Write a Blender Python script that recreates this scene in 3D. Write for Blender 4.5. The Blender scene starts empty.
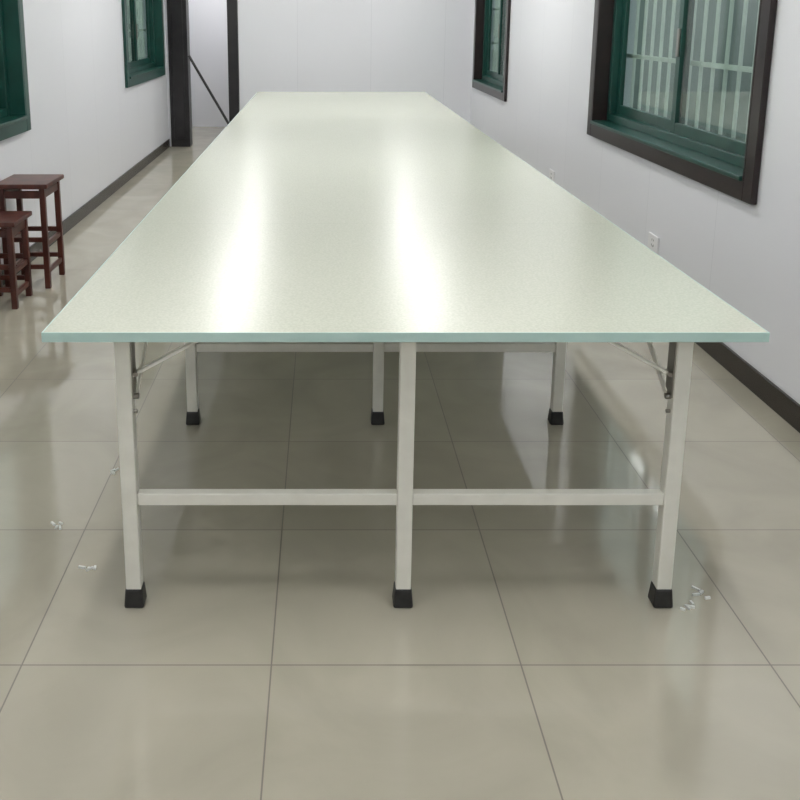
import bpy, bmesh, math, random
from mathutils import Vector, Matrix
random.seed(4)
scene = bpy.context.scene
try:
    scene.view_settings.view_transform = 'Standard'
except Exception:
    pass

# ------------------------------------------------------------ materials
def principled(name, col, rough=0.5, metal=0.0, spec=0.5, coat=0.0):
    m = bpy.data.materials.new(name); m.use_nodes = True
    b = m.node_tree.nodes['Principled BSDF']
    b.inputs['Base Color'].default_value = (*col, 1)
    b.inputs['Roughness'].default_value = rough
    b.inputs['Metallic'].default_value = metal
    b.inputs['Specular IOR Level'].default_value = spec
    b.inputs['Coat Weight'].default_value = coat
    return m, m.node_tree, b

def noise_mix(nt, b, c1, c2, scale, detail=4, lo=0.35, hi=0.65, stretch=None, vec=None):
    n = nt.nodes.new('ShaderNodeTexNoise'); n.inputs['Scale'].default_value = scale
    n.inputs['Detail'].default_value = detail
    tc = nt.nodes.new('ShaderNodeTexCoord')
    mp = nt.nodes.new('ShaderNodeMapping')
    nt.links.new(tc.outputs['Object'], mp.inputs[0])
    if stretch: mp.inputs['Scale'].default_value = stretch
    nt.links.new(mp.outputs[0], n.inputs['Vector'])
    r = nt.nodes.new('ShaderNodeValToRGB')
    r.color_ramp.elements[0].position = lo; r.color_ramp.elements[1].position = hi
    r.color_ramp.elements[0].color = (*c1, 1); r.color_ramp.elements[1].color = (*c2, 1)
    nt.links.new(n.outputs['Fac'], r.inputs[0])
    if b: nt.links.new(r.outputs[0], b.inputs['Base Color'])
    return r, n

def mat_floor():
    m, nt, b = principled('floor_tile_mat', (.5,.5,.45), 0.05, spec=0.5)
    b.inputs['IOR'].default_value = 1.75
    tc = nt.nodes.new('ShaderNodeTexCoord')
    mp = nt.nodes.new('ShaderNodeMapping')
    T = 0.612
    mp.inputs['Location'].default_value = (0.124 + 10*T, -2.583 + 10*T, 0)
    nt.links.new(tc.outputs['Object'], mp.inputs[0])
    br = nt.nodes.new('ShaderNodeTexBrick')
    br.offset = 0.0; br.squash = 1.0
    br.inputs['Scale'].default_value = 1
    br.inputs['Brick Width'].default_value = T
    br.inputs['Row Height'].default_value = T
    br.inputs['Mortar Size'].default_value = 0.002
    br.inputs['Mortar Smooth'].default_value = 0.1
    br.inputs['Color1'].default_value = (.475,.445,.365,1)
    br.inputs['Color2'].default_value = (.51,.48,.395,1)
    br.inputs['Mortar'].default_value = (.19,.17,.14,1)
    nt.links.new(mp.outputs[0], br.inputs['Vector'])
    r, n = noise_mix(nt, None, (.88,.88,.87), (1.04,1.04,1.03), 2.2, 8, .3, .7)
    n.inputs['Distortion'].default_value = 1.2
    mx = nt.nodes.new('ShaderNodeMixRGB'); mx.blend_type = 'MULTIPLY'; mx.inputs[0].default_value = 1
    nt.links.new(br.outputs['Color'], mx.inputs[1]); nt.links.new(r.outputs[0], mx.inputs[2])
    nt.links.new(mx.outputs[0], b.inputs['Base Color'])
    mr = nt.nodes.new('ShaderNodeMapRange')
    mr.inputs['To Min'].default_value = 0.07; mr.inputs['To Max'].default_value = 0.5
    nt.links.new(br.outputs['Fac'], mr.inputs['Value'])
    nt.links.new(mr.outputs[0], b.inputs['Roughness'])
    return m

def mat_wall(name, axis):
    m, nt, b = principled(name, (.7,.7,.74), 0.35, spec=0.35)
    tc = nt.nodes.new('ShaderNodeTexCoord')
    sp = nt.nodes.new('ShaderNodeSeparateXYZ'); cb = nt.nodes.new('ShaderNodeCombineXYZ')
    nt.links.new(tc.outputs['Object'], sp.inputs[0])
    ad = nt.nodes.new('ShaderNodeMath'); ad.operation = 'ADD'; ad.inputs[1].default_value = 20.1
    nt.links.new(sp.outputs[axis], ad.inputs[0])
    nt.links.new(ad.outputs[0], cb.inputs[0])
    cb.inputs[1].default_value = 5
    br = nt.nodes.new('ShaderNodeTexBrick'); br.offset = 0
    br.inputs['Scale'].default_value = 1
    br.inputs['Brick Width'].default_value = 0.9; br.inputs['Row Height'].default_value = 50
    br.inputs['Mortar Size'].default_value = 0.002
    br.inputs['Color1'].default_value = (.80,.81,.85,1); br.inputs['Color2'].default_value = (.81,.82,.86,1)
    br.inputs['Mortar'].default_value = (.69,.70,.74,1)
    nt.links.new(cb.outputs[0], br.inputs['Vector'])
    nt.links.new(br.outputs['Color'], b.inputs['Base Color'])
    return m

def mat_tabletop():
    m, nt, b = principled('speckled_laminate_mat', (.6,.64,.54), 0.27, spec=0.55)
    r, n = noise_mix(nt, None, (.565,.59,.495), (.635,.655,.56), 150, 1, .35, .65)
    # board joints every 1.22 m
    tc = nt.nodes.new('ShaderNodeTexCoord')
    mp = nt.nodes.new('ShaderNodeMapping')
    mp.inputs['Location'].default_value = (250, -2.109 + 12.2 , 0.5)
    nt.links.new(tc.outputs['Object'], mp.inputs[0])
    br = nt.nodes.new('ShaderNodeTexBrick'); br.offset = 0
    br.inputs['Scale'].default_value = 1
    br.inputs['Brick Width'].default_value = 500; br.inputs['Row Height'].default_value = 1.22
    br.inputs['Mortar Size'].default_value = 0.001
    br.inputs['Color1'].default_value = (1,1,1,1); br.inputs['Color2'].default_value = (.985,.99,.985,1)
    br.inputs['Mortar'].default_value = (.86,.88,.86,1)
    nt.links.new(mp.outputs[0], br.inputs['Vector'])
    mx = nt.nodes.new('ShaderNodeMixRGB'); mx.blend_type = 'MULTIPLY'; mx.inputs[0].default_value = 1
    nt.links.new(r.outputs[0], mx.inputs[1]); nt.links.new(br.outputs['Color'], mx.inputs[2])
    nt.links.new(mx.outputs[0], b.inputs['Base Color'])
    return m

def mat_glass():
    m = bpy.data.materials.new('window_glass_mat'); m.use_nodes = True
    nt = m.node_tree; nt.nodes.clear()
    o = nt.nodes.new('ShaderNodeOutputMaterial')
    t = nt.nodes.new('ShaderNodeBsdfTransparent'); t.inputs[0].default_value = (.84,.90,.87,1)
    g = nt.nodes.new('ShaderNodeBsdfGlossy'); g.inputs['Roughness'].default_value = .04
    x = nt.nodes.new('ShaderNodeMixShader'); x.inputs[0].default_value = .12
    nt.links.new(t.outputs[0], x.inputs[1]); nt.links.new(g.outputs[0], x.inputs[2])
    nt.links.new(x.outputs[0], o.inputs[0])
    return m

def mat_emit(name, col, s):
    m, nt, b = principled(name, col, .5)
    b.inputs['Emission Color'].default_value = (*col, 1)
    b.inputs['Emission Strength'].default_value = s
    return m

def noisy(name, c1, c2, scale, rough, **k):
    st = k.pop('stretch', None)
    m, nt, b = principled(name, c1, rough, **k)
    noise_mix(nt, b, c1, c2, scale, 5, stretch=st)
    return m

M = dict(
    floor=mat_floor(), wallY=mat_wall('wall_panel_side_mat', 1), wallX=mat_wall('wall_panel_end_mat', 0),
    ceil=noisy('ceiling_mat', (.78,.78,.80), (.81,.81,.83), 3, .8),
    top=mat_tabletop(),
    edge=noisy('edge_band_mat', (.45,.64,.60), (.51,.69,.65), 8, .35),
    leg=noisy('painted_steel_mat', (.80,.79,.72), (.84,.83,.76), 20, .32),
    rubber=noisy('black_rubber_mat', (.012,.012,.012), (.025,.025,.025), 30, .45),
    steel=principled('bolt_steel_mat', (.35,.33,.3), .3, metal=1)[0],
    base=noisy('baseboard_mat', (.02,.015,.014), (.035,.026,.022), 12, .25),
    green=noisy('window_green_mat', (.005,.048,.037), (.009,.064,.049), 6, .3),
    dark=noisy('dark_casing_mat', (.012,.007,.007), (.022,.012,.012), 9, .3),
    glass=mat_glass(),
    bar=noisy('window_bar_mat', (.74,.78,.75), (.80,.83,.80), 10, .5),
    wood=noisy('stool_wood_mat', (.055,.014,.010), (.11,.030,.019), 14, .35, stretch=(1,1,.2)),
    black=noisy('door_black_mat', (.012,.011,.013), (.022,.02,.022), 5, .35),
    plastic=noisy('white_plastic_mat', (.85,.85,.87), (.88,.88,.89), 10, .35),
    hole=principled('socket_slot_mat', (.05,.05,.05), .5)[0],
    emit=mat_emit('tube_diffuser_mat', (1,.99,.965), 40),
    street=noisy('outside_wall_mat', (.16,.20,.18), (.22,.26,.235), 1.5, .8),
    scrap=noisy('scrap_mat', (.75,.78,.75), (.85,.86,.84), 30, .5),
)

# ------------------------------------------------------------ mesh helpers
def add_box(bm, x0, x1, y0, y1, z0, z1, mi=0):
    v = [bm.verts.new(p) for p in ((x0,y0,z0),(x1,y0,z0),(x1,y1,z0),(x0,y1,z0),(x0,y0,z1),(x1,y0,z1),(x1,y1,z1),(x0,y1,z1))]
    for f in ((0,3,2,1),(4,5,6,7),(0,1,5,4),(1,2,6,5),(2,3,7,6),(3,0,4,7)):
        fc = bm.faces.new([v[i] for i in f]); fc.material_index = mi
    return v

def add_bar(bm, p, q, w, d=None, mi=0, w2=None):
    """rectangular bar between two points"""
    d = d or w; p = Vector(p); q = Vector(q); a = (q-p).normalized()
    up = Vector((0,1,0)) if abs(a.y) < .9 else Vector((0,0,1))
    s = a.cross(up).normalized(); t = a.cross(s).normalized()
    k = (w2/w) if w2 else 1
    vs = []
    for c, sc in ((p,1),(q,k)):
        for i, j in ((-1,-1),(1,-1),(1,1),(-1,1)):
            vs.append(bm.verts.new(c + s*i*w/2*sc + t*j*d/2*sc))
    for f in ((0,3,2,1),(4,5,6,7),(0,1,5,4),(1,2,6,5),(2,3,7,6),(3,0,4,7)):
        fc = bm.faces.new([vs[i] for i in f]); fc.material_index = mi

def add_cyl(bm, p, q, r, seg=16, mi=0, r2=None):
    p = Vector(p); q = Vector(q); a = q-p
    mat = Matrix.Translation((p+q)/2) @ a.to_track_quat('Z','Y').to_matrix().to_4x4()
    g = bmesh.ops.create_cone(bm, cap_ends=True, segments=seg, radius1=r, radius2=r if r2 is None else r2, depth=a.length, matrix=mat)
    fs = set(f for v in g['verts'] for f in v.link_faces)
    for f in fs: f.material_index = mi

def finish(bm, name, mats, parent=None, bevel=0.0, smooth=False):
    bmesh.ops.recalc_face_normals(bm, faces=bm.faces)
    me = bpy.data.meshes.new(name); bm.to_mesh(me); bm.free()
    for k in mats: me.materials.append(M[k])
    o = bpy.data.objects.new(name, me); scene.collection.objects.link(o)
    if parent: o.parent = parent
    if bevel:
        md = o.modifiers.new('bevel','BEVEL'); md.width = bevel; md.segments = 2; md.limit_method = 'ANGLE'
    if smooth:
        for p in me.polygons: p.use_smooth = True
    return o

def empty(name):
    e = bpy.data.objects.new(name, None); scene.collection.objects.link(e); e.empty_display_size = .1
    return e

# ------------------------------------------------------------ room
XL, XR, YB, YF, H = -1.91, 1.84, 11.43, -3.0, 2.62
WT = 0.24
CORR = 13.6

bm = bmesh.new(); add_box(bm, XL-WT, XR+WT, YF-WT, CORR+.2, -.1, 0); finish(bm, 'floor', ['floor'])
bm = bmesh.new(); add_box(bm, XL-WT, XR+WT, YF-WT, CORR+.2, H, H+.1); finish(bm, 'ceiling', ['ceil'])

def wall_with_holes(name, x0, x1, holes):
    bm = bmesh.new(); y = YF - WT
    for (a, b, z0, z1) in holes:
        add_box(bm, x0, x1, y, a, 0, H)
        add_box(bm, x0, x1, a, b, 0, z0)
        add_box(bm, x0, x1, a, b, z1, H)
        y = b
    add_box(bm, x0, x1, y, CORR+.2, 0, H)
    bmesh.ops.remove_doubles(bm, verts=bm.verts, dist=1e-5)
    finish(bm, name, ['wallY'])
ZT = 2.3
R_H = [(-1.2, 1.1, .865, ZT), (3.90, 6.20, .865, ZT), (9.28, 11.12, .83, ZT)]
L_H = [(3.9, 5.87, .93, ZT), (9.08, 11.1, .98, ZT)]
wall_with_holes('wall_right', XR, XR+WT, R_H)
wall_with_holes('wall_left', XL-WT, XL, L_H)
DX0, DX1, DZ = -1.64, -1.15, 2.15
bm = bmesh.new()
add_box(bm, XL, DX0-.24, YB, YB+.16, 0, H)
add_box(bm, DX1+.13, XR, YB, YB+.16, 0, H)
add_box(bm, DX0-.24, DX1+.13, YB, YB+.16, DZ+.12, H)
finish(bm, 'wall_back', ['wallX'])
bm = bmesh.new(); add_box(bm, XL, XR, YF-WT, YF, 0, H); finish(bm, 'wall_front', ['wallX'])
bm = bmesh.new(); add_box(bm, XL, XR, CORR, CORR+.2, 0, H); finish(bm, 'wall_corridor', ['wallX'])

# baseboards
bm = bmesh.new(); add_box(bm, XR-.014, XR, YF, YB, 0, .10); finish(bm, 'baseboard_right', ['base'], bevel=.003)
bm = bmesh.new(); add_box(bm, XL, XL+.014, YF, YB-.02, 0, .10); finish(bm, 'baseboard_left', ['base'], bevel=.003)
bm = bmesh.new(); add_box(bm, DX1+.14, XR-.014, YB-.014, YB, 0, .10); finish(bm, 'baseboard_back', ['base'], bevel=.003)

# door frame in the back wall, door leaf folded open in the corridor
e = empty('door_1')
bm = bmesh.new()
add_box(bm, DX0-.235, DX0, YB-.03, YB+.18, 0, DZ)
add_box(bm, DX1, DX1+.125, YB-.03, YB+.18, 0, DZ)
add_box(bm, DX0-.235, DX1+.125, YB-.03, YB+.18, DZ, DZ+.115)
add_box(bm, DX0-.19, DX0-.05, YB-.045, YB-.028, .1, DZ-.05)
finish(bm, 'door_frame', ['black'], e, bevel=.006)
bm = bmesh.new()
add_box(bm, DX1+.01, DX1+.05, YB+.19, YB+.85, .01, DZ-.02)
add_box(bm, DX1-.0, DX1+.01, YB+.27, YB+.77, .2, .95)
add_box(bm, DX1-.0, DX1+.01, YB+.27, YB+.77, 1.1, 2.0)
finish(bm, 'door_leaf', ['black'], e, bevel=.005)
bm = bmesh.new()
add_cyl(bm, (DX1-.05, YB+.78, 1.02), (DX1+.012, YB+.78, 1.02), .011)
add_cyl(bm, (DX1-.05, YB+.79, 1.02), (DX1-.05, YB+.67, 1.02), .010)
finish(bm, 'door_handle', ['steel'], e)

# ------------------------------------------------------------ windows
def window(idx, side, y0, y1, z0, z1, casing, lattice=False, cas='dark', bars=True):
    """side=+1 right wall, -1 left wall; opening y0..y1 z0..z1"""
    e = empty('window_%d' % idx)
    X = XR if side > 0 else XL
    def bx(bm, d0, d1, a, b, c, d, mi=0):      # d = depth outward from the inner wall face
        xa, xb = X + side*d0, X + side*d1
        add_box(bm, min(xa,xb), max(xa,xb), a, b, c, d, mi)
    # casing on wall face + lining of the reveal
    bm = bmesh.new(); c = casing; p = -.028
    bx(bm, p, -.001, y0-c, y0, z0-c, z1+c); bx(bm, p, -.001, y1, y1+c, z0-c, z1+c)
    bx(bm, p, -.001, y0, y1, z0-c, z0);     bx(bm, p, -.001, y0, y1, z1, z1+c)
    bx(bm, p, .15, y0, y0+.018, z0, z1); bx(bm, p, .15, y1-.018, y1, z0, z1)
    bx(bm, p, .15, y0+.018, y1-.018, z1-.018, z1)
    finish(bm, 'casing', [cas], e, bevel=.004)
    bm = bmesh.new()
    bx(bm, p-.012, .15, y0+.018, y1-.018, z0, z0+.022)
    finish(bm, 'sill', ['green'], e, bevel=.004)
    # fixed frame
    a, b, lo, hi = y0+.018, y1-.018, z0+.022, z1-.018
    bm = bmesh.new(); w = .05
    bx(bm, .07, .15, a, a+w, lo, hi); bx(bm, .07, .15, b-w, b, lo, hi)
    bx(bm, .07, .15, a+w, b-w, lo, lo+w); bx(bm, .07, .15, a+w, b-w, hi-w, hi)
    finish(bm, 'frame', ['green'], e, bevel=.004)
    # two sliding sashes, overlapping at the middle
    mid = (a+b)/2; s = .06
    for n, (ya, yb, d) in enumerate(((a+w, mid+.03, .085), (mid-.03, b-w, .115))):
        bm = bmesh.new(); l2, h2 = lo+w, hi-w
        bx(bm, d, d+.026, ya, ya+s, l2, h2); bx(bm, d, d+.026, yb-s, yb, l2, h2)
        bx(bm, d, d+.026, ya+s, yb-s, l2, l2+s); bx(bm, d, d+.026, ya+s, yb-s, h2-s, h2)
        finish(bm, 'sash_%d' % (n+1), ['green'], e, bevel=.003)
        bm = bmesh.new(); bx(bm, d+.011, d+.015, ya+s, yb-s, l2+s, h2-s)
        finish(bm, 'pane_%d' % (n+1), ['glass'], e)
        if n == 0:
            bm = bmesh.new(); bx(bm, d-.012, d, yb-.045, yb-.02, 1.35, 1.5)
            finish(bm, 'latch', ['steel'], e, bevel=.003)
    # security grille outside
    bm = bmesh.new(); X2 = .185
    n = int((y1-y0)/.15)
    for i in range(1, n):
        y = y0 + (y1-y0)*i/n
        add_cyl(bm, (X+side*X2, y, z0+.0), (X+side*X2, y, z1), .011, 8)
    for z in ([z0+.06, z0+.45, z0+.84, z1-.06]):
        bx(bm, X2-.006, X2+.006, y0, y1, z-.013, z+.013)
    if lattice:
        for i in range(n):
            yc = y0 + (y1-y0)*(i+.5)/n
            for zc in (z0+.25, z0+.65, z0+1.1):
                for k in range(12):
                    t0, t1 = 2*math.pi*k/12, 2*math.pi*(k+1)/12
                    add_cyl(bm, (X+side*X2, yc+.045*math.cos(t0), zc+.12*math.sin(t0)), (X+side*X2, yc+.045*math.cos(t1), zc+.12*math.sin(t1)), .007, 6)
    finish(bm, 'security_grille', ['bar'], e)
    return e

window(1, 1, *R_H[1], .085)
window(2, 1, *R_H[2], .08, lattice=True)
window(3, -1, *L_H[0], .08, cas='green')
window(4, -1, *L_H[1], .08, cas='green', lattice=True)
window(5, 1, *R_H[0], .10)

# neighbouring buildings outside the windows
bm = bmesh.new(); add_box(bm, 5.2, 5.4, -6, 60, -.1, 3.2); finish(bm, 'courtyard_wall', ['street'])
bm = bmesh.new(); add_box(bm, -5.6, -5.4, -6, 60, -.1, 3.2); finish(bm, 'courtyard_wall.001', ['street'])
bm = bmesh.new()
add_box(bm, XR+WT+.002, 5.2, -6, 60, -.2, -.1); add_box(bm, -5.4, XL-WT-.002, -6, 60, -.2, -.1)
finish(bm, 'courtyard_ground', ['street'])

# ------------------------------------------------------------ cutting table
TX0, TX1, TY0, TY1, TZ = -.677, 1.080, 2.109, 9.71, .808
TH = .024
tab = empty('cutting_table')
bm = bmesh.new(); add_box(bm, TX0+.003, TX1-.003, TY0+.003, TY1-.003, TZ-TH+.001, TZ, 0)
finish(bm, 'tabletop', ['top'], tab)
bm = bmesh.new(); t = .003
add_box(bm, TX0, TX1, TY0, TY0+t, TZ-TH, TZ+.0004); add_box(bm, TX0, TX1, TY1-t, TY1, TZ-TH, TZ+.0004)
add_box(bm, TX0, TX0+t, TY0+t, TY1-t, TZ-TH, TZ+.0004); add_box(bm, TX1-t, TX1, TY0+t, TY1-t, TZ-TH, TZ+.0004)
finish(bm, 'edge_band', ['edge'], tab, bevel=.0008)
LX = (-.505, .218, .917)
rows = [2.217 + 1.143*i for i in range(7)]
UZ = TZ-TH
lw = .040
bm = bmesh.new()
for y in rows:
    for x in LX:
        add_box(bm, x-lw/2, x+lw/2, y-lw/2, y+lw/2, .03, UZ-.03)
finish(bm, 'legs', ['leg'], tab, bevel=.003)
bm = bmesh.new()
for y in rows:
    for a, b in zip(LX[:-1], LX[1:]):
        add_box(bm, a+lw/2, b-lw/2, y-.015, y+.015, .298, .331)     # lower stretcher
    add_box(bm, LX[0]-lw/2, LX[-1]+lw/2, y-.018, y+.018, UZ-.032, UZ-.001)  # top rail
for x in LX:
    add_box(bm, x-.017, x+.017, rows[0]+.018, rows[-1]-.018, UZ-.028, UZ-.002)
finish(bm, 'rails', ['leg'], tab, bevel=.003)
bm = bmesh.new()
for y in rows:
    for x, s in ((LX[0], 1), (LX[-1], -1)):
        add_bar(bm, (x+s*.018, y+.004, .655), (x+s*.215, y+.004, UZ-.02), .008, .022)
        # fold-away stay running back to the long rail
        add_bar(bm, (x+s*.024, y+.022, .60), (x+s*.024, y+.30, UZ-.02), .006, .018)
finish(bm, 'braces', ['leg'], tab, bevel=.002)
bm = bmesh.new()
for y in rows:
    for x in LX:
        add_bar(bm, (x, y, 0), (x, y, .056), .054, .054, w2=.045)
finish(bm, 'rubber_feet', ['rubber'], tab, bevel=.006)
bm = bmesh.new()
for y in rows:
    for x, s in ((LX[0], 1), (LX[-1], -1)):
        add_cyl(bm, (x+s*.018, y, .60), (x+s*.034, y, .60), .008, 12)
        add_cyl(bm, (x+s*.018, y-.004, .56), (x+s*.030, y-.004, .56), .005, 12)
        add_cyl(bm, (x+s*.03, y-.012, .662), (x+s*.03, y+.012, .662), .006, 12)
        add_box(bm, min(x+s*.02,x+s*.023), max(x+s*.02,x+s*.023), y-.014, y+.03, .60, UZ-.035)
finish(bm, 'hinge_bolts', ['steel'], tab)

# ------------------------------------------------------------ stools
def stool(name, x0, x1, y0, y1, h):
    e = empty(name); w = .032; ins = .022; sp = .0
    bm = bmesh.new(); add_box(bm, x0, x1, y0, y1, h-.026, h)
    finish(bm, 'seat', ['wood'], e, bevel=.006)
    bm = bmesh.new()
    cs = [(x, y) for x in (x0+ins+w/2, x1-ins-w/2) for y in (y0+ins+w/2, y1-ins-w/2)]
    for x, y in cs: add_box(bm, x-w/2, x+w/2, y-w/2, y+w/2, 0, h-.026)
    finish(bm, 'legs', ['wood'], e, bevel=.004)
    bm = bmesh.new(); xa, xb = x0+ins+w, x1-ins-w; ya, yb = y0+ins+w, y1-ins-w
    for z, t in ((h-.065, .045), (h*.42, .028), (h*.16, .028)):
        for y in (y0+ins+w/2, y1-ins-w/2): add_box(bm, xa, xb, y-.010, y+.010, z-t/2+(.03 if t<.03 else 0), z+t/2+(.03 if t<.03 else 0))
        for x in (x0+ins+w/2, x1-ins-w/2): add_box(bm, x-.010, x+.010, ya, yb, z-t/2, z+t/2)
    finish(bm, 'stretchers', ['wood'], e, bevel=.003)
stool('wooden_stool', -1.885, -1.575, 5.18, 5.55, .625)
stool('wooden_stool.001', -1.885, -1.64, 4.78, 5.10, .49)

# ------------------------------------------------------------ sockets
def socket(name, y, z):
    e = empty(name)
    bm = bmesh.new(); add_box(bm, XR-.010, XR-.0005, y-.075, y+.075, z-.045, z+.045); finish(bm, 'plate', ['plastic'], e, bevel=.003)
    bm = bmesh.new()
    for dy, dz in ((-.012, .016), (.012, .016), (-.014, -.014), (.014, -.014), (0, -.02)):
        add_box(bm, XR-.0108, XR-.0101, y+dy-.002, y+dy+.002, z+dz-.006, z+dz+.006)
    finish(bm, 'slots', ['hole'], e)
socket('wall_socket', 4.95, .34)
socket('wall_socket.001', 7.25, .33)

# ------------------------------------------------------------ broom leaning in the doorway
e = empty('broom')
bm = bmesh.new(); add_cyl(bm, (-1.615, YB-.10, 1.12), (-1.06, YB-.22, .17), .016, 12); finish(bm, 'handle', ['black'], e, smooth=False)
bm = bmesh.new()
add_bar(bm, (-1.06, YB-.22, .18), (-1.015, YB-.23, .11), .05, .20, w2=.07); add_bar(bm, (-1.015, YB-.23, .11), (-.97, YB-.235, .01), .07, .24, w2=.09)
finish(bm, 'head', ['black'], e, bevel=.004)

# ------------------------------------------------------------ small scraps on the floor
bm = bmesh.new()
for cx, cy in ((-.664, 2.38), (-.827, 2.60), (.985, 2.19), (-.72, 2.95), (1.03, 2.25)):
    for k in range(4):
        x, y = cx+random.uniform(-.02,.02), cy+random.uniform(-.02,.02); a = random.uniform(0, 3.14)
        L = random.uniform(.012,.024)
        add_bar(bm, (x, y, .003), (x+L*math.cos(a), y+L*math.sin(a), .003), .006, .006)
finish(bm, 'floor_scraps', ['scrap'])

# ------------------------------------------------------------ ceiling tube lights
k = 0
for y in (-1.4, 1.8, 4.8, 7.6, 10.1):
    for x in (-.78, .92):
        e = empty('ceiling_light' if k == 0 else 'ceiling_light.%03d' % k); k += 1
        bm = bmesh.new(); add_box(bm, x-.06, x+.06, y-.6, y+.6, H-.03, H-.001); finish(bm, 'body', ['plastic'], e, bevel=.004)
        bm = bmesh.new(); add_box(bm, x-.05, x+.05, y-.58, y+.58, H-.055, H-.031); finish(bm, 'diffuser', ['emit'], e, bevel=.01)
e = empty('ceiling_light.%03d' % k)
bm = bmesh.new(); add_box(bm, -1.7, -1.1, 12.4, 12.6, H-.05, H-.002); finish(bm, 'diffuser', ['emit'], e)

# ------------------------------------------------------------ world
w = bpy.data.worlds.new('World'); scene.world = w; w.use_nodes = True
bg = w.node_tree.nodes['Background']
bg.inputs[0].default_value = (.80,.88,.92,1); bg.inputs[1].default_value = 1.4

# ------------------------------------------------------------ camera
cd = bpy.data.cameras.new('camera'); cam = bpy.data.objects.new('camera', cd); scene.collection.objects.link(cam)
cam.location = (0, 0, 1.545)
cam.rotation_euler = (math.radians(90-12.33), 0, 0)
cd.sensor_width = 36; cd.lens = 920/800*36
cd.shift_x = 78/800; cd.shift_y = -179/800
cd.clip_start = .05
scene.camera = cam
